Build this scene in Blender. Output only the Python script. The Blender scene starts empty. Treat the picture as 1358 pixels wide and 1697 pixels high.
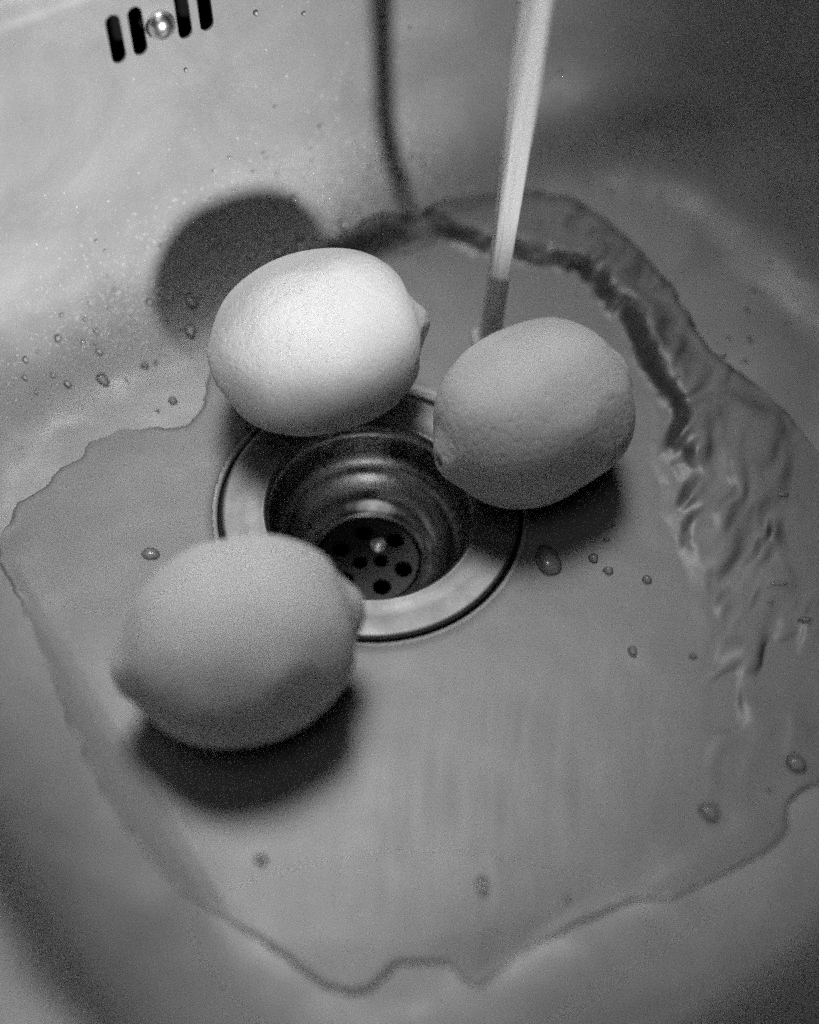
import bpy, bmesh, math, random
import numpy as np
from mathutils import Vector, Matrix

sc = bpy.context.scene
MM = 0.001

# ------------------------------------------------------------------ camera
cam_d = bpy.data.cameras.new('camera')
cam = bpy.data.objects.new('camera', cam_d)
sc.collection.objects.link(cam)
sc.camera = cam
cam_d.sensor_fit = 'VERTICAL'
cam_d.sensor_height = 36.0
cam_d.sensor_width = 28.8
cam_d.lens = 50.0
cam_d.clip_start = 0.01
cam_d.clip_end = 50
dep, roll = math.radians(55.6), math.radians(-4.4)
fwd = Vector((0, math.cos(dep), -math.sin(dep)))
rt = Vector((1, 0, 0)); up = rt.cross(fwd)
r2 = math.cos(roll) * rt - math.sin(roll) * up
u2 = math.sin(roll) * rt + math.cos(roll) * up
M = Matrix((r2, u2, -fwd)).transposed().to_4x4()
M.translation = Vector((0.01107347, -0.2295144, 0.33471857))
cam.matrix_world = M
cam_d.dof.use_dof = True
cam_d.dof.focus_distance = 0.402
cam_d.dof.aperture_fstop = 3.0

# ------------------------------------------------------------------ world, lamps, exposure
w = bpy.data.worlds.new('World'); sc.world = w; w.use_nodes = True
bg = w.node_tree.nodes['Background']
bg.inputs[0].default_value = (1, 1, 1, 1)
bg.inputs[1].default_value = 0.004
sc.view_settings.view_transform = 'Standard'
sc.view_settings.look = 'None'
sc.view_settings.gamma = 1
sc.view_settings.exposure = 0.0


def area_lamp(name, azim, elev, dist, size, power, target=(0, 0, 0.02)):
    """azim: degrees counter-clockwise from +x of where the light stands."""
    a, e = math.radians(azim), math.radians(elev)
    d = Vector((math.cos(e) * math.cos(a), math.cos(e) * math.sin(a), math.sin(e)))
    L = bpy.data.lights.new(name, 'AREA')
    L.shape = 'DISK'; L.size = size; L.energy = power
    o = bpy.data.objects.new(name, L)
    sc.collection.objects.link(o)
    o.location = Vector(target) + d * dist
    o.rotation_euler = (-d).to_track_quat('-Z', 'Y').to_euler()
    return o




def spot_lamp(name, azim, elev, dist, radius, power, half_deg, blend, target):
    a, e = math.radians(azim), math.radians(elev)
    d = Vector((math.cos(e) * math.cos(a), math.cos(e) * math.sin(a), math.sin(e)))
    L = bpy.data.lights.new(name, 'SPOT')
    L.energy = power; L.shadow_soft_size = radius
    L.spot_size = math.radians(2 * half_deg); L.spot_blend = blend
    o = bpy.data.objects.new(name, L)
    sc.collection.objects.link(o)
    o.location = Vector(target) + d * dist
    o.rotation_euler = (-d).to_track_quat('-Z', 'Y').to_euler()
    return o


spot_lamp('window_light', 106, 69, 0.50, 0.15, 21.0, 13.0, 1.0, (-0.004, -0.012, 0.0))
area_lamp('overhead_fill', -100, 76, 1.3, 0.55, 0.8)  # soft fill added from above to brighten the near sides of the lemons
spot_lamp('room_light', -55.5, 22.5, 1.6, 0.10, 142.0, 6.0, 0.45, (-0.080, 0.014, 0.045))

c = sc.cycles
c.use_denoising = False
c.use_adaptive_sampling = True
c.adaptive_threshold = 0.045
c.adaptive_min_samples = 16
c.max_bounces = 10; c.diffuse_bounces = 1; c.glossy_bounces = 4; c.transmission_bounces = 8
c.caustics_reflective = True; c.caustics_refractive = True
c.sample_clamp_indirect = 2.0
c.blur_glossy = 0.3


# ------------------------------------------------------------------ helpers
def tag(o, label=None, cat=None, group=None, kind=None):
    if label: o['label'] = label
    if cat: o['category'] = cat
    if group: o['group'] = group
    if kind: o['kind'] = kind
    return o


def link(name, me, mat=None, parent=None, smooth=True):
    o = bpy.data.objects.new(name, me)
    sc.collection.objects.link(o)
    if mat: me.materials.append(mat)
    if parent: o.parent = parent
    if smooth:
        me.polygons.foreach_set('use_smooth', [True] * len(me.polygons))
    return o


def mesh_pd(name, v, f):
    me = bpy.data.meshes.new(name)
    me.from_pydata([tuple(p) for p in v], [], f)
    me.update()
    return me


def empty(name, loc=(0, 0, 0)):
    o = bpy.data.objects.new(name, None)
    o.empty_display_size = 0.02
    sc.collection.objects.link(o)
    o.location = loc
    return o


# ---- material helpers
def mat_new(name, base, rough=0.4, metal=0.0, ior=1.5, trans=0.0, coat=0.0, coat_rough=0.05, sss=0.0, spec=0.5):
    m = bpy.data.materials.new(name); m.use_nodes = True
    p = m.node_tree.nodes['Principled BSDF']
    p.inputs['Base Color'].default_value = (base, base, base, 1)
    p.inputs['Roughness'].default_value = rough
    p.inputs['Metallic'].default_value = metal
    p.inputs['IOR'].default_value = ior
    p.inputs['Transmission Weight'].default_value = trans
    p.inputs['Coat Weight'].default_value = coat
    p.inputs['Coat Roughness'].default_value = coat_rough
    p.inputs['Specular IOR Level'].default_value = spec
    if sss:
        p.inputs['Subsurface Weight'].default_value = sss
        p.inputs['Subsurface Radius'].default_value = (1, 1, 1)
        p.inputs['Subsurface Scale'].default_value = 0.002
    return m, m.node_tree, p


def N(nt, t, **kw):
    n = nt.nodes.new(t)
    for k, v in kw.items(): setattr(n, k, v)
    return n


def noise(nt, scale, detail=4, rough=0.5, vec=None, dist=0.0):
    n = N(nt, 'ShaderNodeTexNoise')
    n.inputs['Scale'].default_value = scale
    n.inputs['Detail'].default_value = detail
    n.inputs['Roughness'].default_value = rough
    n.inputs['Distortion'].default_value = dist
    if vec is not None: nt.links.new(vec, n.inputs['Vector'])
    return n


def ramp(nt, src, a, b, va, vb):
    r = N(nt, 'ShaderNodeMapRange')
    r.inputs['From Min'].default_value = a; r.inputs['From Max'].default_value = b
    r.inputs['To Min'].default_value = va; r.inputs['To Max'].default_value = vb
    nt.links.new(src, r.inputs['Value'])
    return r


def bump(nt, p, src, strength, dist, prev=None):
    b = N(nt, 'ShaderNodeBump')
    b.inputs['Strength'].default_value = strength
    b.inputs['Distance'].default_value = dist
    nt.links.new(src, b.inputs['Height'])
    if prev: nt.links.new(prev.outputs[0], b.inputs['Normal'])
    nt.links.new(b.outputs[0], p.inputs['Normal'])
    return b


def objco(nt):
    return N(nt, 'ShaderNodeTexCoord').outputs['Object']


# porcelain
m_por, nt, p = mat_new('porcelain', 0.45, rough=0.28, coat=0.0, ior=1.5)
co = objco(nt)
n1 = noise(nt, 24, 8, 0.66, co, 0.8); r1 = ramp(nt, n1.outputs[0], 0.3, 0.7, 0.29, 0.42)  # random mottling put into the colour, imitating wet reflections
nt.links.new(r1.outputs[0], p.inputs['Base Color'])
n2 = noise(nt, 60, 3, 0.5, co); r2_ = ramp(nt, n2.outputs[0], 0.3, 0.7, 0.32, 0.5)
nt.links.new(r2_.outputs[0], p.inputs['Roughness'])
n3 = noise(nt, 900, 4, 0.6, co)
b1 = bump(nt, p, n3.outputs[0], 0.25, 0.0002)
n4 = noise(nt, 15, 3, 0.5, co)
bump(nt, p, n4.outputs[0], 0.8, 0.006, b1)

# brushed steel for the drain
m_steel, nt, p = mat_new('worn_steel', 0.28, rough=0.5, metal=1.0)
co = objco(nt)
n1 = noise(nt, 60, 5, 0.65, co); r1 = ramp(nt, n1.outputs[0], 0.3, 0.75, 0.44, 0.54)
nt.links.new(r1.outputs[0], p.inputs['Roughness'])
r1 = ramp(nt, n1.outputs[0], 0.35, 0.7, 0.20, 0.16); nt.links.new(r1.outputs[0], p.inputs['Base Color'])
n2 = noise(nt, 1500, 2, 0.5, co); bump(nt, p, n2.outputs[0], 0.15, 0.0002)

m_cup, nt, p = mat_new('dull_cup_steel', 0.45, rough=0.3, metal=1.0)
co = objco(nt)
n1 = noise(nt, 120, 5, 0.65, co); r1 = ramp(nt, n1.outputs[0], 0.3, 0.75, 0.15, 0.4)
nt.links.new(r1.outputs[0], p.inputs['Roughness'])
bump(nt, p, n1.outputs[0], 0.15, 0.0015)

m_plate, nt, p = mat_new('strainer_steel', 0.05, rough=0.6, metal=1.0)
m_chrome, nt, p = mat_new('chrome', 0.85, rough=0.3, metal=1.0)
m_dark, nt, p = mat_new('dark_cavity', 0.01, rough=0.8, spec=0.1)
m_seal, nt, p = mat_new('black_rubber', 0.015, rough=0.7, spec=0.2)

# water
m_water, nt, p = mat_new('clear_water', 1.0, rough=0.0, ior=1.33, trans=1.0)


def sheet_water(name, body, rough=0.03, flank_shade=0.45, wet=0.46, clear=0.98, by_slope=False):
    """clear thin water: lets light through, mirrors by Fresnel; diffuse body and darkened steep flanks imitate refraction"""
    m = bpy.data.materials.new(name); m.use_nodes = True
    nt = m.node_tree; nt.nodes.clear()
    out = N(nt, 'ShaderNodeOutputMaterial')
    ge = N(nt, 'ShaderNodeTexCoord'); se = N(nt, 'ShaderNodeSeparateXYZ')
    nt.links.new(ge.outputs['Normal'], se.inputs[0])
    ab = N(nt, 'ShaderNodeMath', operation='ABSOLUTE'); nt.links.new(se.outputs['Z'], ab.inputs[0])
    src, lo, hi = ab.outputs[0], 0.66, 0.985
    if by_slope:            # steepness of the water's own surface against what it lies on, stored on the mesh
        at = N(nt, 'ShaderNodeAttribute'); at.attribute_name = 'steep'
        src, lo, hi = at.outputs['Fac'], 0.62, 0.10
    rm = ramp(nt, src, lo, hi, flank_shade, clear)  # steep flanks coloured darker, standing in for the shade of refraction
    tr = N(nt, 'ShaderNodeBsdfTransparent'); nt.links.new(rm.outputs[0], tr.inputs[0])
    rd = ramp(nt, src, lo, hi, wet * flank_shade, wet)
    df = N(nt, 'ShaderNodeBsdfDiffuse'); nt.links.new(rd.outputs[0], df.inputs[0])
    gl = N(nt, 'ShaderNodeBsdfGlossy'); gl.inputs['Roughness'].default_value = rough
    fr = N(nt, 'ShaderNodeFresnel'); fr.inputs[0].default_value = 1.33
    m1 = N(nt, 'ShaderNodeMixShader'); m1.inputs[0].default_value = body
    m2 = N(nt, 'ShaderNodeMixShader')
    nt.links.new(tr.outputs[0], m1.inputs[1]); nt.links.new(df.outputs[0], m1.inputs[2])
    nt.links.new(fr.outputs[0], m2.inputs[0]); nt.links.new(m1.outputs[0], m2.inputs[1]); nt.links.new(gl.outputs[0], m2.inputs[2])
    nt.links.new(m2.outputs[0], out.inputs[0])
    return m


m_drop = sheet_water('droplet_water', 0.62, 0.06, 0.15, 1.0)  # white body and dark flanks imitate the bright and dark of a lens
m_spray = sheet_water('spray_water', 0.85, 0.1, 0.7, 1.0)
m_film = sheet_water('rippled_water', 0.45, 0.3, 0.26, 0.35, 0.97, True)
m_bubble = sheet_water('bubble_water', 0.2, 0.1, 0.6, 0.6)



# falling stream : aerated, striated along its fall
m_stream = bpy.data.materials.new('falling_water'); m_stream.use_nodes = True
nt = m_stream.node_tree; nt.nodes.clear()
out = N(nt, 'ShaderNodeOutputMaterial')
tc = objco(nt)
mp = N(nt, 'ShaderNodeMapping'); mp.inputs['Scale'].default_value = (1, 1, 0.02)
nt.links.new(tc, mp.inputs[0])
n1 = noise(nt, 900, 3, 0.6, mp.outputs[0])
bp = N(nt, 'ShaderNodeBump'); bp.inputs['Strength'].default_value = 0.7; bp.inputs['Distance'].default_value = 0.0008
nt.links.new(n1.outputs[0], bp.inputs['Height'])
tr = N(nt, 'ShaderNodeBsdfTransparent'); tr.inputs[0].default_value = (0.96, 0.96, 0.96, 1)
df = N(nt, 'ShaderNodeBsdfDiffuse'); df.inputs[0].default_value = (0.98, 0.98, 0.98, 1); nt.links.new(bp.outputs[0], df.inputs['Normal'])
tl = N(nt, 'ShaderNodeBsdfTranslucent'); tl.inputs[0].default_value = (0.95, 0.95, 0.95, 1)
gl = N(nt, 'ShaderNodeBsdfGlossy'); gl.inputs['Roughness'].default_value = 0.2; nt.links.new(bp.outputs[0], gl.inputs['Normal'])
fr = N(nt, 'ShaderNodeFresnel'); fr.inputs[0].default_value = 1.33
ma = N(nt, 'ShaderNodeMixShader'); ma.inputs[0].default_value = 0.2
nt.links.new(df.outputs[0], ma.inputs[1]); nt.links.new(tl.outputs[0], ma.inputs[2])
mb = N(nt, 'ShaderNodeMixShader')
# more air, whiter, higher up the column; glassier near its foot
sz = N(nt, 'ShaderNodeSeparateXYZ'); nt.links.new(tc, sz.inputs[0])
rz = ramp(nt, sz.outputs['Z'], 0.0, 0.06, 0.8, 1.0)
rn = ramp(nt, n1.outputs[0], 0.35, 0.65, 0.9, 1.0)
mu = N(nt, 'ShaderNodeMath', operation='MULTIPLY'); nt.links.new(rz.outputs[0], mu.inputs[0]); nt.links.new(rn.outputs[0], mu.inputs[1])
nt.links.new(mu.outputs[0], mb.inputs[0]); nt.links.new(tr.outputs[0], mb.inputs[1]); nt.links.new(ma.outputs[0], mb.inputs[2])
mc = N(nt, 'ShaderNodeMixShader'); nt.links.new(fr.outputs[0], mc.inputs[0]); nt.links.new(mb.outputs[0], mc.inputs[1]); nt.links.new(gl.outputs[0], mc.inputs[2])
nt.links.new(mc.outputs[0], out.inputs[0])

# lemon skin
m_lemon, nt, p = mat_new('lemon_skin', 0.55, rough=0.6, sss=0.2, spec=0.3)
co = objco(nt)
n1 = noise(nt, 45, 4, 0.55, co); r1 = ramp(nt, n1.outputs[0], 0.3, 0.7, 0.60, 0.69)
nt.links.new(r1.outputs[0], p.inputs['Base Color'])
vo = N(nt, 'ShaderNodeTexVoronoi'); vo.inputs['Scale'].default_value = 480
nt.links.new(co, vo.inputs['Vector'])
rv = ramp(nt, vo.outputs['Distance'], 0.0, 0.45, 0.0, 1.0)
b1 = bump(nt, p, rv.outputs[0], 0.4, 0.0004)
n2 = noise(nt, 110, 4, 0.55, co)
bump(nt, p, n2.outputs[0], 0.35, 0.0014, b1)
m_stem, nt, p = mat_new('dry_stem_scar', 0.16, rough=0.8)

# ------------------------------------------------------------------ BASIN MATHS (millimetres)
#MATHS-BEGIN
UX = np.array([0.79, 0.613]); UX = UX / np.linalg.norm(UX)
NX = np.array([-UX[1], UX[0]])
U0, U1, N0, N1 = -135.0, 192.0, -170.0, 114.0
RC = 82.0
ZR = 107.0
FIL = 46.0       # horizontal reach of the cove plus wall draft


def to_un(x, y): return x * UX[0] + y * UX[1], x * NX[0] + y * NX[1]


def to_xy(u, n): return u * UX[0] + n * NX[0], u * UX[1] + n * NX[1]


def inset(x, y):
    """distance inside the rim edge (positive inside)"""
    u, n = to_un(x, y)
    cu, cn = (U0 + U1) / 2, (N0 + N1) / 2
    hu, hn = (U1 - U0) / 2, (N1 - N0) / 2
    qx = np.abs(u - cu) - (hu - RC); qy = np.abs(n - cn) - (hn - RC)
    return -(np.hypot(np.maximum(qx, 0), np.maximum(qy, 0)) + np.minimum(np.maximum(qx, qy), 0) - RC)


def prof_pts():
    pts = []
    for k in range(9):                    # rolled lip
        a = k / 8 * math.pi / 2
        pts.append((-7 + 7 * math.sin(a), ZR - 7 + 7 * math.cos(a)))
    zf = 40.0
    for k in range(1, 9):                 # wall
        t = k / 8
        pts.append((6.0 * t, (ZR - 7) + (zf - (ZR - 7)) * t))
    for k in range(1, 19):                # cove
        a = k / 18 * math.pi / 2
        pts.append((6 + (FIL - 6) * (1 - math.cos(a)), zf - zf * math.sin(a)))
    return pts


PROF = prof_pts()
PD = np.array([q[0] for q in PROF]); PZ = np.array([q[1] for q in PROF])


def basin_z(x, y):
    d = inset(x, y)
    pz = np.interp(d, PD, PZ)
    r = np.hypot(x, y)
    zf = 0.022 * (np.clip(r, 44, 125) - 44)
    return pz + zf * (1 - pz / ZR)
#MATHS-END


def outline(d, nc=44, ns=34):
    """rounded rectangle inset by d, as a ring of points with equal counts"""
    a0, a1, b0, b1 = U0 + d, U1 - d, N0 + d, N1 - d
    r = max(RC - d, 3.0)
    pts = []
    corners = [(a1 - r, b1 - r, 0), (a0 + r, b1 - r, 90), (a0 + r, b0 + r, 180), (a1 - r, b0 + r, 270)]
    for i, (cu, cn, s) in enumerate(corners):
        arc = [(cu + r * math.cos(math.radians(s + 90 * k / nc)), cn + r * math.sin(math.radians(s + 90 * k / nc))) for k in range(nc + 1)]
        pts += arc
        nx = corners[(i + 1) % 4]
        st = math.radians(nx[2])
        e = (nx[0] + r * math.cos(st), nx[1] + r * math.sin(st))
        for k in range(1, ns):
            t = k / ns
            pts.append((arc[-1][0] + (e[0] - arc[-1][0]) * t, arc[-1][1] + (e[1] - arc[-1][1]) * t))
    return [to_xy(u, n) for u, n in pts]


def build_basin(parent):
    rings = []
    for d, z in ((-130, ZR), (-100, ZR), (-60, ZR), (-25, ZR), (-10, ZR)):
        rings.append([(x, y, z) for x, y in outline(d)])
    for d, z in PROF:
        rings.append([(x, y, float(basin_z(x, y)) if d > 0.1 else z) for x, y in outline(d)])
    base = outline(FIL)
    K = 16
    for k in range(1, K + 1):
        t = k / K
        ring = []
        for x, y in base:
            r = math.hypot(x, y); s = (44.3 + (r - 44.3) * (1 - t)) / r
            px, py = x * s, y * s
            ring.append((px, py, float(basin_z(px, py))))
        rings.append(ring)
    ang = [math.atan2(y, x) for x, y in base]
    for r, z in ((43.9, -0.12), (43.6, -0.5), (43.6, -2.6), (30.2, -2.8), (30.2, -9.0), (60, -9.0)):
        rings.append([(r * math.cos(a), r * math.sin(a), z) for a in ang])
    # underside, so that the bowl is a closed solid of fired clay
    for d, z in ((FIL - 4, -6), (16, 5), (6, 18), (5.3, 40), (-0.5, ZR - 9), (-9.5, ZR - 3), (-60, ZR - 3), (-130, ZR - 3)):
        rings.append([(x, y, z) for x, y in outline(d)])
    n = len(rings[0])
    v = [(a * MM, b * MM, c_ * MM) for ring in rings for a, b, c_ in ring]
    f = []
    R = len(rings)
    for i in range(R):
        i2 = (i + 1) % R
        for k in range(n):
            k2 = (k + 1) % n
            f.append((i * n + k, i * n + k2, i2 * n + k2, i2 * n + k))
    me = mesh_pd('basin', v, f)
    bm = bmesh.new(); bm.from_mesh(me); bmesh.ops.recalc_face_normals(bm, faces=bm.faces); bm.to_mesh(me); bm.free()
    return link('basin', me, m_por, parent)


SLOT_U = (-9.4, -2.9, 10.9, 17.6)
SLOT_Z = (82.2, 96.6)


def stadium(cx, z0, z1, w_, seg=12, bev=0.0):
    r = w_ / 2
    pts = []
    for k in range(seg + 1):
        a = math.pi * k / seg
        pts.append((cx + r * math.cos(a), z1 - r + r * math.sin(a)))
    for k in range(seg + 1):
        a = math.pi + math.pi * k / seg
        pts.append((cx + r * math.cos(a), z0 + r + r * math.sin(a)))
    return pts


def cut(obj, cutter_me):
    co_ = bpy.data.objects.new('cutter', cutter_me); sc.collection.objects.link(co_)
    md = obj.modifiers.new('b', 'BOOLEAN'); md.operation = 'DIFFERENCE'; md.solver = 'EXACT'; md.object = co_
    dg = bpy.context.evaluated_depsgraph_get(); dg.update()
    me = bpy.data.meshes.new_from_object(obj.evaluated_get(dg))
    obj.modifiers.clear()
    old = obj.data; obj.data = me; me.name = old.name
    bpy.data.objects.remove(co_)


def prism_wall(polys, n0, n1):
    v, f = [], []
    for poly in polys:
        s = len(v); k = len(poly)
        for nn in (n0, n1):
            for (uu, zz) in poly:
                x, y = to_xy(uu, nn); v.append((x * MM, y * MM, zz * MM))
        f.append(list(range(s, s + k))); f.append(list(range(s + 2 * k - 1, s + k - 1, -1)))
        for i in range(k):
            j = (i + 1) % k
            f.append((s + i, s + j, s + k + j, s + k + i))
    me = mesh_pd('c', v, f)
    bm = bmesh.new(); bm.from_mesh(me); bmesh.ops.recalc_face_normals(bm, faces=bm.faces); bm.to_mesh(me); bm.free()
    return me


sink = empty('sink', (0, 0, 0))
tag(sink, 'pale glazed basin with rounded walls, overflow slots and a round metal drain', 'sink')
basin = build_basin(sink)
cut(basin, prism_wall([stadium(u_, SLOT_Z[0], SLOT_Z[1], 4.3) for u_ in SLOT_U], 104, 131))
me = basin.data
me.polygons.foreach_set('use_smooth', [True] * len(me.polygons))
# keep slot mouths crisp
bm = bmesh.new(); bm.from_mesh(me)
for e in bm.edges:
    if len(e.link_faces) == 2 and e.calc_face_angle(0) > math.radians(40): e.smooth = False
bm.to_mesh(me); bm.free()

# overflow channel behind the slots: an open-fronted box standing on the outside of the wall
def box_un(u0, u1, n0, n1, z0, z1):
    return prism_wall([[(u0, z0), (u1, z0), (u1, z1), (u0, z1)]], n0, n1)
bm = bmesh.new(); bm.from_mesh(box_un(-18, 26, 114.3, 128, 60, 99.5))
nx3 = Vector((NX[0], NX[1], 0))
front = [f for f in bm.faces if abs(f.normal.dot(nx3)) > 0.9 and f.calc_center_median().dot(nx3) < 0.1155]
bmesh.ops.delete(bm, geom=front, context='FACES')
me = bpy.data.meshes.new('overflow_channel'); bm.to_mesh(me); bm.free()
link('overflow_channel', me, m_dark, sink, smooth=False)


def lathe(profile, seg=96, center=(0, 0), close=False):
    v, f = [], []
    for r, z in profile:
        for k in range(seg):
            a = 2 * math.pi * k / seg
            v.append(((center[0] + r * math.cos(a)) * MM, (center[1] + r * math.sin(a)) * MM, z * MM))
    n = len(profile)
    for i in range(n if close else n - 1):
        j = (i + 1) % n
        for k in range(seg):
            k2 = (k + 1) % seg
            f.append((i * seg + k, i * seg + k2, j * seg + k2, j * seg + k))
    return v, f


def fixn(me):
    bm = bmesh.new(); bm.from_mesh(me); bmesh.ops.remove_doubles(bm, verts=bm.verts, dist=1e-7)
    bmesh.ops.recalc_face_normals(bm, faces=bm.faces); bm.to_mesh(me); bm.free()
    return me


# overflow screw: a domed chrome head between slots two and three
prof = [(0.001, 4.4), (1.2, 4.25), (2.3, 3.75), (3.3, 2.9), (4.0, 1.7), (4.3, 0.6), (4.3, -3.5)]
v, f = lathe(prof, 40)
me = fixn(mesh_pd('overflow_screw', v, f))
scr = link('overflow_screw', me, m_chrome, sink)
sx, sy = to_xy(3.6, 112.9)
zax = Vector((-NX[0], -NX[1], 0.0)).normalized()
scr.rotation_euler = zax.to_track_quat('Z', 'Y').to_euler()
scr.location = (sx * MM, sy * MM, 89.3 * MM)

# drain: flange > cup, strainer > screw
fl = [(42.2, -2.3), (42.45, -0.6), (42.3, 0.15), (41.8, 0.45), (41.0, 0.5), (36.0, 0.15), (31.6, -0.15), (30.9, 0.1), (30.2, 0.05), (29.7, -0.6), (29.4, -1.6), (29.4, -2.7)]
v, f = lathe(fl, 160, close=True)
flange = link('drain_flange', fixn(mesh_pd('drain_flange', v, f)), m_steel, sink)
cup = [(29.2, -1.7), (28.8, -4), (28.4, -11), (27.6, -14.5), (26.2, -17), (25.3, -17.6), (24.9, -18.6), (23.6, -21.2), (21.2, -23.9), (18.6, -25.6), (16.4, -25.9), (15.8, -26.8), (15.2, -28.6), (14.7, -32), (18, -32.5), (30, -15), (30.0, -1.7)]
v, f = lathe(cup, 128, close=True)
cupo = link('drain_cup', fixn(mesh_pd('drain_cup', v, f)), m_cup, flange)
bm = bmesh.new()
bmesh.ops.create_cone(bm, cap_ends=True, segments=72, radius1=14.9 * MM, radius2=14.9 * MM, depth=1.4 * MM)
bmesh.ops.translate(bm, verts=bm.verts, vec=(0, 0, -28.3 * MM))
me = bpy.data.meshes.new('strainer'); bm.to_mesh(me); bm.free()
strainer = link('strainer', me, m_plate, flange, smooth=False)
HOLES = [(-8.9, 3.2), (-2.3, 9.6), (7.4, 7.6), (-2.6, -1.2), (3.6, 0.0), (10.6, -2.4), (4.6, -9.2), (-6.6, -7.6)]
bm = bmesh.new()
for hx, hy in HOLES:
    r_ = 2.8
    if math.hypot(hx, hy) < 4: r_ = 2.3
    bmesh.ops.create_cone(bm, cap_ends=True, segments=28, radius1=r_ * MM, radius2=r_ * MM, depth=6 * MM,
                          matrix=Matrix.Translation((hx * MM, hy * MM, -28.3 * MM)))
me = bpy.data.meshes.new('h'); bm.to_mesh(me); bm.free()
cut(strainer, me)
v, f = lathe([(0.001, -26.4), (1.2, -26.5), (2.1, -26.9), (2.5, -27.5), (2.5, -28.2)], 28, center=(2.4, 5.6))
link('strainer_screw', fixn(mesh_pd('strainer_screw', v, f)), m_chrome, flange)
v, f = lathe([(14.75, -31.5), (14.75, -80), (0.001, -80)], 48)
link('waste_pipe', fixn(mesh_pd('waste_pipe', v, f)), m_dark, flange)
v, f = lathe([(43.58, -2.5), (43.58, -1.9), (42.0, -1.8), (42.0, -2.55)], 160, close=True)
link('drain_seal', fixn(mesh_pd('drain_seal', v, f)), m_seal, flange)

# ------------------------------------------------------------------ noise in numpy
def vnoise(x, y, seed=0):
    """smooth value noise, unit cells"""
    xi = np.floor(x).astype(np.int64); yi = np.floor(y).astype(np.int64)
    xf = x - xi; yf = y - yi
    sx_ = xf * xf * xf * (xf * (xf * 6 - 15) + 10); sy_ = yf * yf * yf * (yf * (yf * 6 - 15) + 10)

    def h(a, b):
        k = (a * 374761393 + b * 668265263 + seed * 1442695041) & 0xffffffff
        k = ((k ^ (k >> 13)) * 1274126177) & 0xffffffff
        k = k ^ (k >> 16)
        return (k & 0xffff) / 65535.0 * 2 - 1
    return (h(xi, yi) * (1 - sx_) + h(xi + 1, yi) * sx_) * (1 - sy_) + (h(xi, yi + 1) * (1 - sx_) + h(xi + 1, yi + 1) * sx_) * sy_


def fbm(x, y, octs=4, seed=0, gain=0.5):
    s = 0; a = 1.0
    for i in range(octs):
        s = s + a * vnoise(x * 2 ** i, y * 2 ** i, seed + i * 17); a *= gain
    return s


# ------------------------------------------------------------------ lemons
def lemon(name, label, px, py, axis, a, b, seed, nip=4.0, nipw=0.030, stem=2.0, group='lemons in the sink', sq=2.25, roll_=0.0, lump=1.0):
    """axis: world direction stem -> tip; a, b half length and radius in mm"""
    rs = np.random.RandomState(seed)
    bm = bmesh.new()
    bmesh.ops.create_icosphere(bm, subdivisions=7, radius=1.0)
    V = np.array([v_.co[:] for v_ in bm.verts])
    V /= np.linalg.norm(V, axis=1)[:, None]
    c_ = V[:, 0]                       # local x = axis
    s_ = np.sqrt(np.maximum(0, 1 - c_ ** 2))
    # superellipse-ish body
    k = (np.abs(c_) ** sq + s_ ** sq) ** (-1 / sq)
    X = V * k[:, None] * np.array([a, b, b])
    # lumps (sum of random plane waves on the sphere)
    L = np.zeros(len(V))
    for i in range(26):
        d = rs.normal(size=3); d /= np.linalg.norm(d)
        fr = rs.uniform(1.5, 5.5)
        L += np.sin(fr * (V @ d) * 2.0 + rs.uniform(0, 6.28)) * (0.55 / fr ** 0.9)
    facets = np.zeros(len(V))
    for i in range(30):                # broad flats
        d = rs.normal(size=3); d /= np.linalg.norm(d)
        q = V @ d
        facets -= np.maximum(0, q - 0.955) * rs.uniform(3, 11)
    X += V * (0.42 * L * lump + facets * lump)[:, None]
    # ribs near the ends
    th = np.arctan2(V[:, 2], V[:, 1])
    endf = np.exp(-((1 - np.abs(c_)) / 0.10))
    rib = np.sin(th * 5 + rs.uniform(0, 6)) * 0.5 + np.sin(th * 8 + rs.uniform(0, 6)) * 0.35
    X[:, 1:] *= (1 + 0.045 * rib * endf)[:, None]
    # nipple at +x with a shallow collar
    X[:, 0] += nip * np.exp(-((1 - c_) / nipw) ** 1.3) - 0.9 * np.exp(-(((1 - c_) - 0.085) / 0.05) ** 2) * (c_ > 0)
    # stem end: short neck with a dimple
    X[:, 0] -= stem * np.exp(-((1 + c_) / 0.042) ** 1.1) - 1.4 * np.exp(-((1 + c_) / 0.005))
    for v_, q in zip(bm.verts, X): v_.co = Vector(q) * MM
    me = bpy.data.meshes.new(name); bm.to_mesh(me); bm.free()
    o = link(name, me, m_lemon)
    ax = Vector(axis).normalized()
    q = Vector((1, 0, 0)).rotation_difference(ax)
    R = Matrix.Rotation(roll_, 3, ax) @ q.to_matrix()
    Z = (np.array(R) @ X.T).T
    # rest it on the basin floor
    fx, fy = Z[:, 0] + px, Z[:, 1] + py
    fl_ = np.where(np.hypot(fx, fy) < 30, -50, basin_z(fx, fy))
    fl_ = np.where((np.hypot(fx, fy) < 42.5) & (fl_ > -10), 0.5, fl_)
    z = np.max(fl_ - Z[:, 2])
    o.rotation_mode = 'QUATERNION'; o.rotation_quaternion = R.to_quaternion()
    o.location = (px * MM, py * MM, z * MM)
    tag(o, label, 'lemon', group)
    # stem scar: a small rough disc set in the dimple
    v, f = lathe([(0.001, 0.5), (0.9, 0.45), (1.7, 0.15), (2.1, -0.6)], 18)
    sm = link('stem_scar', fixn(mesh_pd('stem_scar', v, f)), m_stem, o)
    sm.rotation_euler = (0, -math.pi / 2, 0)
    i = int(np.argmin(c_)); sm.location = (float(X[i, 0]) * MM, 0, 0)
    return o, z


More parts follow.
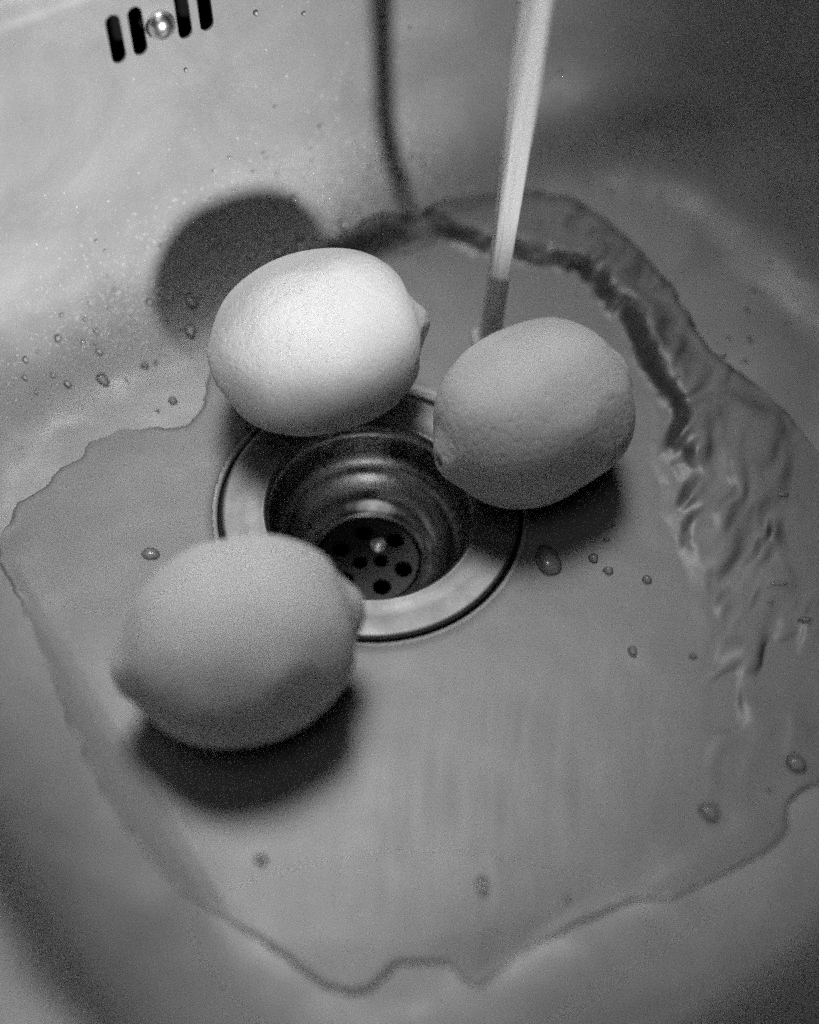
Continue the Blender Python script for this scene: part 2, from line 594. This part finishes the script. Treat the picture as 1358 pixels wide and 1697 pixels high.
LM = []
LM.append(lemon('lemon', 'pale lemon at the top left edge of the drain, its tip pointing to the stream', -18.6, 37.5, (0.93, 0.36, 0.02), 30.4, 26.2, 3, nip=3.2, nipw=0.02, stem=2.2))
LM.append(lemon('lemon', 'pale lemon right of the drain with the falling water behind it', 43.5, 18.5, (0.82, 0.52, 0.16), 27.6, 25.2, 11, nip=2.2, nipw=0.05, stem=4.0))
LM.append(lemon('lemon', 'blurred lemon nearest the front, its tip touching the drain ring', -27.5, -60.0, (0.92, 0.38, 0.04), 28.6, 25.6, 23, nip=3.0, nipw=0.03, stem=5.2))
for o_, z_ in LM: print('lemon rests z', round(z_, 2))

# ------------------------------------------------------------------ water film on the basin floor
FILM = [(-40, 80), (-21.2, 94.9), (-16.6, 98.2), (-11.2, 103.5), (-2.0, 110.2), (5.7, 114.5), (13.5, 117.8), (21.3, 122.0), (31.3, 126.9),
        (47.5, 131.7), (57.8, 130.0), (67.9, 123.2), (76.7, 112.9), (83.4, 102.6), (90.7, 90.0), (97.6, 74.1), (104.6, 63.6),
        (118, 52), (136, 24), (141, -25), (132, -62), (119.9, -76.1), (112.1, -81.6), (111.1, -88.7), (107.4, -94.0), (99.7, -99.1), (90.7, -104.1),
        (81.8, -109.6), (71.9, -110.5), (66.0, -112.8), (46.0, -124.4), (35, -134.3), (27.7, -128.6), (16.5, -129.4), (11.3, -135.4), (6, -137.8),
        (-1.1, -136.3), (-8.8, -130), (-20.9, -123.8), (-36.1, -116.8), (-52.9, -102.1), (-63.2, -86.8), (-71.8, -74.1), (-86.8, -48.2),
        (-99.4, -28.3), (-101.5, -19.4), (-98.9, -8.7), (-92.6, -2.3), (-89.8, 5.0), (-85.3, 8.8), (-82.9, 14.5), (-75.2, 20.5), (-65.7, 22.0),
        (-56.3, 24.1), (-54.2, 27.8), (-52.5, 34.8), (-52.8, 42.9), (-52, 60)]
JUMP = [(-2.8, 97.9), (12.5, 105), (32.4, 101.6), (54, 95.8), (69.5, 79), (78.5, 57.6), (82.3, 34.5), (85.7, 4.2), (90, -13.8), (93, -40),
        (92, -90), (70, -130), (20, -140), (-50, -90), (-60, 0), (-44, 30), (-30, 70)]


THIN = [(-75, 20, 9), (44, -126, 13), (136, 26, 30), (141, -20, 30), (132, -58, 16), (118, 52, 10), (-50, 60, 12), (5, 113, 6), (-84, -52, 14), (-100, -20, 5)]


def poly_sd(px, py, poly):
    P = np.array(poly, float); Q = np.roll(P, -1, axis=0)
    best = np.full(px.shape, 1e9); inside = np.zeros(px.shape, bool)
    for (ax, ay), (bx, by) in zip(P, Q):
        ex, ey = bx - ax, by - ay
        t = np.clip(((px - ax) * ex + (py - ay) * ey) / (ex * ex + ey * ey), 0, 1)
        best = np.minimum(best, np.hypot(px - ax - t * ex, py - ay - t * ey))
        cr = ((ay > py) != (by > py))
        with np.errstate(divide='ignore', invalid='ignore'):
            xx = ex * (py - ay) / (ey if ey != 0 else 1e-9) + ax
        inside ^= cr & (px < xx)
    return np.where(inside, best, -best)


def smooth(t): t = np.clip(t, 0, 1); return t * t * (3 - 2 * t)


def film_height(x, y):
    wx = 0.55 * fbm(x / 5, y / 5, 3, 5); wy = 0.55 * fbm(x / 5, y / 5, 3, 9)
    d = poly_sd(x + wx, y + wy, FILM)
    jd = -poly_sd(x + wx + 1.4 * fbm(x / 14, y / 14, 2, 31), y + wy + 1.4 * fbm(x / 14, y / 14, 2, 37), JUMP)  # positive outside
    r = np.hypot(x, y)
    far = np.hypot(x - 32, y - 66)
    right = smooth((x - 40) / 40)
    back = smooth((y - 60) / 40)
    calm = 0.55 + 0.12 * fbm(x / 30, y / 30, 3, 2)
    # band of raised water outside the jump, streaming down the right side
    bandy = smooth((y + 20) / 70)
    act = np.maximum(right, back)
    fx = x * 0.35 + y * 0.94; fy = x * 0.94 - y * 0.35
    wob = 2.2 * fbm(x / 13, y / 13, 2, 61)
    tur = fbm((fy + wob) / 8.5, (fx + wob) / 17, 2, 41, 0.4)
    tur2 = 0.75 * vnoise((fy + wob) / 4.2, (fx - wob) / 10.0, 77)
    fall = np.exp(-np.maximum(jd - 6, 0) / 45.0)
    ridge = 2.3 * bandy * smooth(jd / 10.0) * np.exp(-np.maximum(jd - 10, 0) / 26.0) * 1.55
    ripp = (1.35 * tur + 0.7 * tur2) * smooth((jd + 2) / 8) * (0.35 + 0.65 * fall) * smooth((x - 30) / 45) * smooth((y + 115) / 120)
    h = calm * 0.8 + act * (ridge + ripp) + 0.3 * back * (tur + 0.4 * tur2)
    h = np.maximum(h, 0.3)
    ins = smooth(-jd / 3 + 0.2) * act * smooth((y + 30) / 60)
    h = h * (1 - ins) + ins * (0.25 + 0.03 * fbm(x / 5, y / 5, 2, 3))
    # faint runnels towards the front
    h = h + 0.018 * fbm(x / 3.0 + 0.4 * np.sin(y / 17), y / 22, 3, 91) * smooth((-y - 30) / 40) * smooth((d - 4) / 10)
    # contact edge: steep rounded meniscus
    edge = np.sqrt(np.clip(d / 1.7, 0, 1)) * (1 + 0.2 * np.exp(-d / 2.2))
    # stretches where the sheet thins out to nothing instead of ending in a bead
    thin = np.zeros_like(d)
    for cx_, cy_, rr_ in THIN: thin = np.maximum(thin, np.exp(-((x - cx_) ** 2 + (y - cy_) ** 2) / rr_ ** 2))
    edge = edge * (1 - thin) + thin * smooth(d / 16) * 0.9 + 0.02 * thin * (d > 0)
    h = np.where(d > 0, h * edge, -0.25 + d * 0.15)
    rim_ = np.sqrt(np.clip((r - 44.6) / 2.5, 0, 1))
    h = np.where(r > 44.6, h * rim_, -0.6)
    return h


def build_film():
    step = 0.52
    xs = np.arange(-112, 148, step); ys = np.arange(-146, 140, step)
    X, Y = np.meshgrid(xs, ys)
    Hh = film_height(X, Y)
    Z = basin_z(X, Y) + Hh
    keep = Hh > -0.5
    cell = (keep[:-1, :-1] & keep[1:, :-1] & keep[:-1, 1:] & keep[1:, 1:]) & ((Hh[:-1, :-1] > 0) | (Hh[1:, :-1] > 0) | (Hh[:-1, 1:] > 0) | (Hh[1:, 1:] > 0))
    used = np.zeros_like(keep)
    used[:-1, :-1] |= cell; used[1:, :-1] |= cell; used[:-1, 1:] |= cell; used[1:, 1:] |= cell
    idx = -np.ones(keep.shape, int); idx[used] = np.arange(used.sum())
    v = np.stack([X[used], Y[used], Z[used]], 1) * MM
    a = idx[:-1, :-1][cell]; b = idx[:-1, 1:][cell]; c2 = idx[1:, 1:][cell]; d = idx[1:, :-1][cell]
    f = np.stack([a, b, c2, d], 1)
    me = bpy.data.meshes.new('water_film')
    me.from_pydata(v.tolist(), [], f.tolist()); me.update()
    gy, gx = np.gradient(np.maximum(Hh, -0.1), step)
    at = me.attributes.new('steep', 'FLOAT', 'POINT'); at.data.foreach_set('value', np.hypot(gx, gy)[used].astype(np.float32))
    return link('water_film', me, m_film)


film = build_film()
tag(film, 'thin sheet of water spreading over the sink floor', None, None, 'structure')

# ------------------------------------------------------------------ falling stream
def build_stream():
    cx, cy = 31.9, 66.4
    seg = 48; v, f = [], []
    zs = np.concatenate([np.linspace(0.1, 8, 14), np.linspace(10, 190, 120)])
    for i, z in enumerate(zs):
        r = 3.25 + 1.1 * smooth(np.array((z - 20) / 130.0)) + 3.2 * math.exp(-z / 1.6)
        for k in range(seg):
            a = 2 * math.pi * k / seg
            rr = r * (1 + 0.05 * math.sin(3 * a + z * 0.035) + 0.035 * math.sin(7 * a - z * 0.05 + 1) + 0.02 * math.sin(13 * a + z * 0.11))
            v.append(((cx + rr * math.cos(a)) * MM, (cy + rr * math.sin(a)) * MM, (z + 0.9) * MM))
    for i in range(len(zs) - 1):
        for k in range(seg):
            k2 = (k + 1) % seg
            f.append((i * seg + k, i * seg + k2, (i + 1) * seg + k2, (i + 1) * seg + k))
    f.append(list(range(seg))[::-1]); f.append([(len(zs) - 1) * seg + k for k in range(seg)])
    me = fixn(mesh_pd('water_stream', v, f))
    return link('water_stream', me, m_stream)


stream = build_stream()
tag(stream, 'smooth column of water falling behind the right lemon', 'water stream')


# ------------------------------------------------------------------ droplets
def basin_normal(x, y, e=0.4):
    gx = (float(basin_z(x + e, y)) - float(basin_z(x - e, y))) / (2 * e)
    gy = (float(basin_z(x, y + e)) - float(basin_z(x, y - e))) / (2 * e)
    return Vector((-gx, -gy, 1)).normalized()


def dome_mesh(name, seed, rings=7, seg=20):
    rs = np.random.RandomState(seed)
    ph = rs.uniform(0, 6.28, 3)
    v = [(0, 0, 1.0)]; f = []
    for i in range(1, rings + 1):
        a = i / rings * math.pi / 2 * 1.06
        for k in range(seg):
            t = 2 * math.pi * k / seg
            wob = 1 + 0.07 * math.sin(2 * t + ph[0]) + 0.05 * math.sin(3 * t + ph[1]) + 0.03 * math.sin(5 * t + ph[2])
            # a little fuller at the lower (+x) end, as a drop hangs
            v.append((math.sin(a) * math.cos(t) * wob * (1 + 0.12 * math.cos(t)), math.sin(a) * math.sin(t) * wob, math.cos(a)))
    for k in range(seg): f.append((0, 1 + k, 1 + (k + 1) % seg))
    for i in range(rings - 1):
        for k in range(seg):
            a_, b_ = 1 + i * seg + k, 1 + i * seg + (k + 1) % seg
            f.append((a_, a_ + seg, b_ + seg, b_))
    return mesh_pd(name, v, f)


DOMES = []
for i in range(8):
    me = dome_mesh('water_droplet', 100 + i)
    me.materials.append(m_drop); me.polygons.foreach_set('use_smooth', [True] * len(me.polygons))
    DOMES.append(me)


BUBS = []
for i in range(3):
    me = dome_mesh('water_bubble', 200 + i)
    me.materials.append(m_bubble); me.polygons.foreach_set('use_smooth', [True] * len(me.polygons))
    BUBS.append(me)


def frame_on(x, y):
    nrm = basin_normal(x, y)
    down = Vector((0, 0, -1)) - nrm * (-nrm.z)
    if down.length < 0.12: down = Vector((0.2, -1, 0)) - nrm * (nrm.y * -1)
    down.normalize()
    return nrm, down, nrm.cross(down)


DROPS = [
    (-101.0, 28.4, 0.62, 0.71, 'small droplet in the lower rows left of the lemon shadow, first from the left', 'droplets in the lower rows left of the lemon shadow'),
    (-102.0, 39.4, 0.53, 0.53, 'small droplet in the lower rows left of the lemon shadow, second from the left', 'droplets in the lower rows left of the lemon shadow'),
    (-97.1, 34.6, 0.71, 0.89, 'small droplet in the lower rows left of the lemon shadow, third from the left', 'droplets in the lower rows left of the lemon shadow'),
    (-90.1, 45.8, 0.81, 0.81, 'small droplet in the lower rows left of the lemon shadow, fourth from the left', 'droplets in the lower rows left of the lemon shadow'),
    (-86.6, 46.5, 0.81, 0.45, 'small droplet in the lower rows left of the lemon shadow, fifth from the left', 'droplets in the lower rows left of the lemon shadow'),
    (-86.6, 49.8, 0.9, 0.99, 'small droplet in the lower rows left of the lemon shadow, sixth from the left', 'droplets in the lower rows left of the lemon shadow'),
    (-85.4, 44.7, 0.99, 1.26, 'small droplet in the lower rows left of the lemon shadow, seventh from the left', 'droplets in the lower rows left of the lemon shadow'),
    (-76.3, 38.2, 0.36, 1.08, 'small droplet in the lower rows left of the lemon shadow, eighth from the left', 'droplets in the lower rows left of the lemon shadow'),
    (-68.9, 45.4, 0.64, 0.64, 'small droplet in the lower rows left of the lemon shadow, ninth from the left', 'droplets in the lower rows left of the lemon shadow'),
    (-96.3, 50.1, 0.72, 0.63, 'small droplet in the upper row left of the lemon shadow, first from the left', 'droplets in the upper row left of the lemon shadow'),
    (-90.0, 51.6, 0.63, 0.72, 'small droplet in the upper row left of the lemon shadow, second from the left', 'droplets in the upper row left of the lemon shadow'),
    (-89.1, 55.5, 0.45, 0.9, 'small droplet in the upper row left of the lemon shadow, third from the left', 'droplets in the upper row left of the lemon shadow'),
    (-83.5, 56.5, 0.73, 0.82, 'small droplet in the upper row left of the lemon shadow, fourth from the left', 'droplets in the upper row left of the lemon shadow'),
    (-82.5, 61.3, 0.54, 0.54, 'small droplet in the upper row left of the lemon shadow, fifth from the left', 'droplets in the upper row left of the lemon shadow'),
    (-87.1, 67.1, 0.62, 0.62, 'small droplet high on the left back wall, first from the left', 'droplets high on the left back wall'),
    (-85.0, 67.0, 0.54, 0.72, 'small droplet high on the left back wall, second from the left', 'droplets high on the left back wall'),
    (-84.2, 63.3, 0.45, 0.54, 'small droplet high on the left back wall, third from the left', 'droplets high on the left back wall'),
    (-70.2, 75.6, 0.73, 0.73, 'small droplet high on the left back wall, fourth from the left', 'droplets high on the left back wall'),
    (-53.8, 72.3, 0.56, 0.56, 'small droplet around the top of the upper left lemon, first from the left', 'droplets around the top of the upper left lemon'),
    (-49.3, 80.1, 0.56, 0.66, 'small droplet around the top of the upper left lemon, second from the left', 'droplets around the top of the upper left lemon'),
    (-50.1, 94.9, 0.65, 0.46, 'small droplet around the top of the upper left lemon, third from the left', 'droplets around the top of the upper left lemon'),
    (-45.0, 97.9, 0.56, 0.47, 'small droplet around the top of the upper left lemon, fourth from the left', 'droplets around the top of the upper left lemon'),
    (-40.0, 98.4, 0.57, 0.57, 'small droplet around the top of the upper left lemon, fifth from the left', 'droplets around the top of the upper left lemon'),
    (-39.3, 92.5, 0.66, 0.85, 'small droplet around the top of the upper left lemon, sixth from the left', 'droplets around the top of the upper left lemon'),
    (-38.2, 98.6, 0.57, 0.57, 'small droplet around the top of the upper left lemon, seventh from the left', 'droplets around the top of the upper left lemon'),
    (-31.5, 91.2, 0.76, 0.76, 'small droplet around the top of the upper left lemon, eighth from the left', 'droplets around the top of the upper left lemon'),
    (-30.7, 94.7, 1.15, 1.15, 'small droplet around the top of the upper left lemon, ninth from the left', 'droplets around the top of the upper left lemon'),
    (-26.5, 96.3, 0.77, 0.96, 'small droplet around the top of the upper left lemon, tenth from the left', 'droplets around the top of the upper left lemon'),
    (-55.8, 93.1, 0.54, 0.54, 'small droplet on the wall above the lemon shadow, first from the left', 'droplets on the wall above the lemon shadow'),
    (-51.3, 96.8, 0.64, 0.64, 'small droplet on the wall above the lemon shadow, second from the left', 'droplets on the wall above the lemon shadow'),
    (-44.8, 100.3, 0.74, 0.74, 'small droplet on the wall above the lemon shadow, third from the left', 'droplets on the wall above the lemon shadow'),
    (-41.9, 103.7, 0.74, 0.55, 'small droplet on the wall above the lemon shadow, fourth from the left', 'droplets on the wall above the lemon shadow'),
    (-41.2, 103.8, 0.46, 0.56, 'small droplet on the wall above the lemon shadow, fifth from the left', 'droplets on the wall above the lemon shadow'),
    (-38.4, 108.1, 0.63, 0.63, 'small droplet on the wall above the lemon shadow, sixth from the left', 'droplets on the wall above the lemon shadow'),
    (-38.1, 104.1, 0.56, 0.75, 'small droplet on the wall above the lemon shadow, seventh from the left', 'droplets on the wall above the lemon shadow'),
    (-30.4, 117.7, 0.78, 0.69, 'small droplet on the wall above the lemon shadow, eighth from the left', 'droplets on the wall above the lemon shadow'),
    (-28.5, 112.9, 0.66, 0.57, 'small droplet on the wall above the lemon shadow, ninth from the left', 'droplets on the wall above the lemon shadow'),
    (-27.8, 111.9, 0.57, 0.57, 'small droplet on the wall above the lemon shadow, tenth from the left', 'droplets on the wall above the lemon shadow'),
    (-24.8, 103.2, 0.58, 0.58, 'small droplet just above the upper left lemon, right part, first from the left', 'droplets just above the upper left lemon'),
    (-19.5, 97.6, 0.97, 1.35, 'small droplet just above the upper left lemon, right part, second from the left', 'droplets just above the upper left lemon'),
    (-17.3, 108.0, 0.77, 1.06, 'small droplet just above the upper left lemon, right part, third from the left', 'droplets just above the upper left lemon'),
    (-12.9, 109.0, 0.68, 0.97, 'small droplet just above the upper left lemon, right part, fourth from the left', 'droplets just above the upper left lemon'),
    (-3.0, 127.1, 0.88, 0.98, 'small bright droplet between the stream shadow and the stream, first from the left', 'bright droplets between the stream shadow and the stream'),
    (2.6, 122.2, 0.79, 1.18, 'small bright droplet between the stream shadow and the stream, second from the left', 'bright droplets between the stream shadow and the stream'),
    (-0.1, 138.9, 0.55, 0.65, 'small bright droplet between the stream shadow and the stream, third from the left', 'bright droplets between the stream shadow and the stream'),
    (2.9, 128.5, 0.89, 0.89, 'small bright droplet between the stream shadow and the stream, fourth from the left', 'bright droplets between the stream shadow and the stream'),
    (6.5, 129.7, 0.89, 0.89, 'small bright droplet between the stream shadow and the stream, fifth from the left', 'bright droplets between the stream shadow and the stream'),
    (7.1, 128.4, 0.89, 0.99, 'small bright droplet between the stream shadow and the stream, sixth from the left', 'bright droplets between the stream shadow and the stream'),
    (10.2, 121.5, 0.69, 0.79, 'small bright droplet between the stream shadow and the stream, seventh from the left', 'bright droplets between the stream shadow and the stream'),
    (11.8, 126.4, 0.9, 0.9, 'small bright droplet between the stream shadow and the stream, eighth from the left', 'bright droplets between the stream shadow and the stream'),
    (15.0, 129.0, 0.8, 0.8, 'small bright droplet between the stream shadow and the stream, ninth from the left', 'bright droplets between the stream shadow and the stream'),
    (-22.6, 110.2, 0.58, 0.67, 'small droplet on the wall left of the stream shadow foot, first from the left', 'droplets on the wall left of the stream shadow foot'),
    (-13.7, 120.6, 0.58, 0.68, 'small droplet on the wall left of the stream shadow foot, second from the left', 'droplets on the wall left of the stream shadow foot'),
    (-11.3, 117.0, 0.58, 0.78, 'small droplet on the wall left of the stream shadow foot, third from the left', 'droplets on the wall left of the stream shadow foot'),
    (-10.0, 119.8, 0.78, 0.78, 'small droplet on the wall left of the stream shadow foot, fourth from the left', 'droplets on the wall left of the stream shadow foot'),
    (56.0, -110.5, 0.73, 1.16, 'small bubble on the right of the drain, first from the left', 'small bubbles on the right of the drain'),
    (65.0, 32.3, 0.72, 0.72, 'small bubble on the right of the drain, second from the left', 'small bubbles on the right of the drain'),
    (67.2, -5.1, 0.94, 0.77, 'small bubble on the right of the drain, third from the left', 'small bubbles on the right of the drain'),
    (70.8, 135.8, 0.71, 0.61, 'small bubble on the right of the drain, fourth from the left', 'small bubbles on the right of the drain'),
    (69.5, 0.2, 0.6, 0.6, 'small bubble on the right of the drain, fifth from the left', 'small bubbles on the right of the drain'),
    (87.6, 134.5, 0.81, 0.71, 'small bubble on the right of the drain, sixth from the left', 'small bubbles on the right of the drain'),
    (104.7, 66.1, 0.84, 0.84, 'small droplet on the right slope beside the water edge, first from the left', 'droplets on the right slope beside the water edge'),
    (106.7, 73.7, 0.85, 0.76, 'small droplet on the right slope beside the water edge, second from the left', 'droplets on the right slope beside the water edge'),
    (109.8, 64.1, 0.47, 0.56, 'small droplet on the right slope beside the water edge, third from the left', 'droplets on the right slope beside the water edge'),
    (111.4, 64.8, 0.65, 1.03, 'small droplet on the right slope beside the water edge, fourth from the left', 'droplets on the right slope beside the water edge'),
    (113.3, 85.9, 0.86, 0.96, 'small droplet on the right slope beside the water edge, fifth from the left', 'droplets on the right slope beside the water edge'),
    (116.2, 94.9, 0.68, 0.68, 'small droplet on the right slope beside the water edge, sixth from the left', 'droplets on the right slope beside the water edge'),
    (118.8, 94.4, 0.58, 0.68, 'small droplet on the right slope beside the water edge, seventh from the left', 'droplets on the right slope beside the water edge'),
    (125.5, 81.4, 0.67, 0.76, 'small droplet on the right slope beside the water edge, eighth from the left', 'droplets on the right slope beside the water edge'),
    (132.7, 64.5, 0.47, 0.56, 'small droplet on the right slope beside the water edge, ninth from the left', 'droplets on the right slope beside the water edge'),
    (121.4, 105.5, 0.59, 0.69, 'small droplet high on the right slope, first from the left', 'droplets high on the right slope'),
    (127.3, 116.3, 0.69, 0.78, 'small droplet high on the right slope, second from the left', 'droplets high on the right slope'),
    (129.8, 99.6, 0.68, 0.68, 'small droplet high on the right slope, third from the left', 'droplets high on the right slope'),
    (89.8, -41.0, 1.13, 0.97, 'small water bead on the right of the wet floor, first from the left', 'water beads on the right of the wet floor'),
    (111.8, -22.6, 1.16, 0.58, 'small water bead on the right of the wet floor, second from the left', 'water beads on the right of the wet floor'),
    (107.2, -78.4, 0.61, 0.76, 'small water bead on the right of the wet floor, third from the left', 'water beads on the right of the wet floor'),
    (114.8, -16.5, 2.85, 1.01, 'small water bead on the right of the wet floor, fourth from the left', 'water beads on the right of the wet floor'),
    (118.5, 14.0, 1.92, 0.79, 'small water bead on the right of the wet floor, fifth from the left', 'water beads on the right of the wet floor'),
    (120.9, -27.7, 1.98, 1.07, 'small water bead on the right of the wet floor, sixth from the left', 'water beads on the right of the wet floor'),
    (-61.1, 66.7, 1.58, 2.6, 'longest of two hanging droplets in the dark lemon shadow, upper one', 'larger drops and bubbles in the basin'),
    (-60.2, 57.8, 1.76, 2.4, 'lower of two hanging droplets in the dark lemon shadow on the wall', 'larger drops and bubbles in the basin'),
    (-83.3, 36.9, 1.62, 2.52, 'long slanting drop, largest low on the left wall', 'larger drops and bubbles in the basin'),
    (-96.9, 44.5, 1.07, 1.25, 'round bright drop left of the lemon shadow, biggest of its neighbours', 'larger drops and bubbles in the basin'),
    (-104.9, 36.1, 0.89, 1.06, 'bright drop near the left picture edge, upper of two', 'larger drops and bubbles in the basin'),
    (-104.5, 31.4, 0.8, 0.97, 'bright drop near the left picture edge, lower of two', 'larger drops and bubbles in the basin'),
    (-92.8, 33.1, 1.07, 1.25, 'faint round drop left of the long slanting drop', 'larger drops and bubbles in the basin'),
    (-72.8, 62.2, 1.1, 1.28, 'oval droplet just inside the left edge of the lemon shadow', 'larger drops and bubbles in the basin'),
    (-71.9, 43.9, 1.18, 1.27, 'faint round drop at the foot of the wall left of the upper left lemon', 'larger drops and bubbles in the basin'),
    (-61.8, 32.8, 1.35, 1.44, 'flat faint droplet on the slope left of the upper left lemon, larger of two', 'larger drops and bubbles in the basin'),
    (-65.6, 28.5, 0.72, 0.63, 'tiny dark droplet below the flat faint one, left of the upper left lemon', 'larger drops and bubbles in the basin'),
    (-56.6, 90.1, 0.64, 1.1, 'sparkling droplet on the top rim of the lemon shadow', 'larger drops and bubbles in the basin'),
    (-33.1, 102.4, 1.33, 1.52, 'brightest droplet cluster right of the lemon shadow top', 'larger drops and bubbles in the basin'),
    (-25.9, 116.3, 0.75, 0.94, 'highest sparkling drop left of the stream shadow', 'larger drops and bubbles in the basin'),
    (-61.0, 93.5, 0.59, 0.76, 'small drop below the gap between the overflow slots', 'larger drops and bubbles in the basin'),
    (-42.8, 108.8, 0.85, 1.02, 'bright drop high on the back wall, right of the slots', 'larger drops and bubbles in the basin'),
    (-36.5, 88.4, 1.9, 2.28, 'large irregular drop touching the top of the upper left lemon', 'larger drops and bubbles in the basin'),
    (-17.2, 102.9, 1.55, 2.13, 'large slanting drop above the upper left lemon, near the water edge', 'larger drops and bubbles in the basin'),
    (0.5, 123.1, 1.48, 1.77, 'largest bright drop left of the falling stream', 'larger drops and bubbles in the basin'),
    (50.3, 164.0, 0.71, 0.81, 'tiny bright droplet right of the falling stream', 'larger drops and bubbles in the basin'),
    (81.0, 157.3, 1.02, 1.02, 'lone droplet at the edge of the dark shadow, top right', 'larger drops and bubbles in the basin'),
    (73.1, 141.5, 0.61, 0.51, 'tiny droplet below the dark corner shadow', 'larger drops and bubbles in the basin'),
    (59.0, 100.2, 1.27, 1.37, 'small dark bubble in the water ridge right of the stream', 'larger drops and bubbles in the basin'),
    (113.4, 73.9, 0.66, 1.7, 'long flat droplet on the right slope beyond the water edge', 'larger drops and bubbles in the basin'),
    (-59.4, -21.3, 2.67, 2.0, 'blurred bubble on the wet floor left of the front lemon', 'larger drops and bubbles in the basin'),
    (63.4, -11.7, 1.52, 1.44, 'round bubble right of the drain, upper of a close pair', 'larger drops and bubbles in the basin'),
    (67.5, -15.6, 1.51, 1.35, 'round bubble right of the drain, lower of a close pair', 'larger drops and bubbles in the basin'),
    (78.2, -17.7, 1.43, 1.34, 'round bubble farthest right of the drain row', 'larger drops and bubbles in the basin'),
    (73.6, -40.7, 1.3, 1.62, 'faint dimple bubble on the floor below the bubble row', 'larger drops and bubbles in the basin'),
    (91.6, -85.3, 2.57, 2.87, 'big blurred bubble near the right front water edge', 'larger drops and bubbles in the basin'),
    (114.6, -70.3, 2.78, 2.78, 'big blurred bubble close to the right picture edge', 'larger drops and bubbles in the basin'),
    (35.6, -108.6, 1.6, 2.62, 'blurred smear of a bubble at the front centre', 'larger drops and bubbles in the basin'),
    (-18.3, -106.5, 1.61, 1.61, 'small blurred bubble below the front lemon', 'larger drops and bubbles in the basin'),
    (50.7, -13.1, 3.72, 5.07, 'wide flat bubble nearest the drain ring on its right', 'larger drops and bubbles in the basin'),
]


for i, (x, y, wr, lr, lab, grp) in enumerate(DROPS):
    nrm, dn, sd = frame_on(x, y)
    o = bpy.data.objects.new('water_droplet' if nrm.z < 0.93 else 'water_bubble', DOMES[i % 8]); sc.collection.objects.link(o)
    hgt = min(wr, lr) * (0.95 if max(wr, lr) < 2.2 else 0.5)
    lift = max(0.0, float(film_height(np.array([x]), np.array([y]))[0])) * 0.75
    R = Matrix((dn * lr, sd * wr, nrm * hgt)).transposed()
    o.matrix_world = Matrix.Translation(Vector((x, y, float(basin_z(x, y)) + lift)) * MM) @ (R * MM).to_4x4()
    if nrm.z >= 0.93: o.data = BUBS[i % 3]
    tag(o, lab, 'bubble' if nrm.z >= 0.93 else 'droplet', grp)

# fine spray clinging to the walls: nobody could count it
rs = np.random.RandomState(5)
ico = bmesh.new(); bmesh.ops.create_icosphere(ico, subdivisions=1, radius=1.0)
IV = np.array([v_.co[:] for v_ in ico.verts]); IF = [[v_.index for v_ in f_.verts] for f_ in ico.faces]; ico.free()
V, F = [], []


def spray(count, uc, us, nc, ns, r0, r1):
    u = rs.normal(uc, us, count * 4); n = rs.normal(nc, ns, count * 4)
    x, y = to_xy(u, n)
    ok = (inset(x, y) > 1.5) & (np.hypot(x, y) > 60) & (film_height(x, y) <= 0) & (rs.rand(len(x)) < np.exp(-np.maximum(basin_z(x, y) - 14, 0) / 16.0))
    x, y = x[ok][:count], y[ok][:count]
    z = basin_z(x, y)
    r = r0 + (r1 - r0) * rs.rand(len(x)) ** 3
    for i in range(len(x)):
        b = len(V)
        for q in IV: V.append(((x[i] + q[0] * r[i]) * MM, (y[i] + q[1] * r[i]) * MM, (z[i] + q[2] * r[i]) * MM))
        for fc in IF: F.append([b + j for j in fc])


spray(3000, -8, 26, 97, 9, 0.16, 0.55)
spray(2800, 40, 24, 103, 8, 0.16, 0.6)
spray(500, 75, 14, 104, 7, 0.2, 0.6)
spray(500, 150, 13, 15, 38, 0.14, 0.5)
spray(200, 20, 60, 110, 3, 0.16, 0.4)
me = mesh_pd('water_spray', V, F)
o = link('water_spray', me, m_spray)
tag(o, 'fine mist of tiny droplets on the walls of the basin', None, None, 'stuff')


# ------------------------------------------------------------------ towel-like roll added unseen on the near deck to raise the rim shadow
v, f = [], []
segs, rings = 40, 90
for i in range(rings):
    u = -150 + 380 * i / (rings - 1)
    r0 = 15.0 * (1 if 2 < i < rings - 3 else 0.9)
    for k in range(segs):
        a = 2 * math.pi * k / segs
        r = r0 * (1 + 0.03 * math.sin(i * 0.31 + 2 * a) + 0.02 * math.sin(i * 0.83 + 5 * a))
        x, y = to_xy(u, -206 + r * math.cos(a) * 1.25)
        v.append((x * MM, y * MM, (ZR + 14.2 + r * math.sin(a)) * MM))
for i in range(rings - 1):
    for k in range(segs):
        k2 = (k + 1) % segs
        f.append((i * segs + k, i * segs + k2, (i + 1) * segs + k2, (i + 1) * segs + k))
f.append(list(range(segs))[::-1]); f.append([(rings - 1) * segs + k for k in range(segs)])
m_shadow_roll, nt, p = mat_new('shadow_roll_grey', 0.3, rough=0.9, spec=0.1)
n1 = noise(nt, 700, 3, 0.6, objco(nt)); bump(nt, p, n1.outputs[0], 0.6, 0.0008)
o = link('shadow_roll', fixn(mesh_pd('shadow_roll', v, f)), m_shadow_roll)
tag(o, 'unseen grey roll added along the near deck to raise the rim shadow', 'towel')
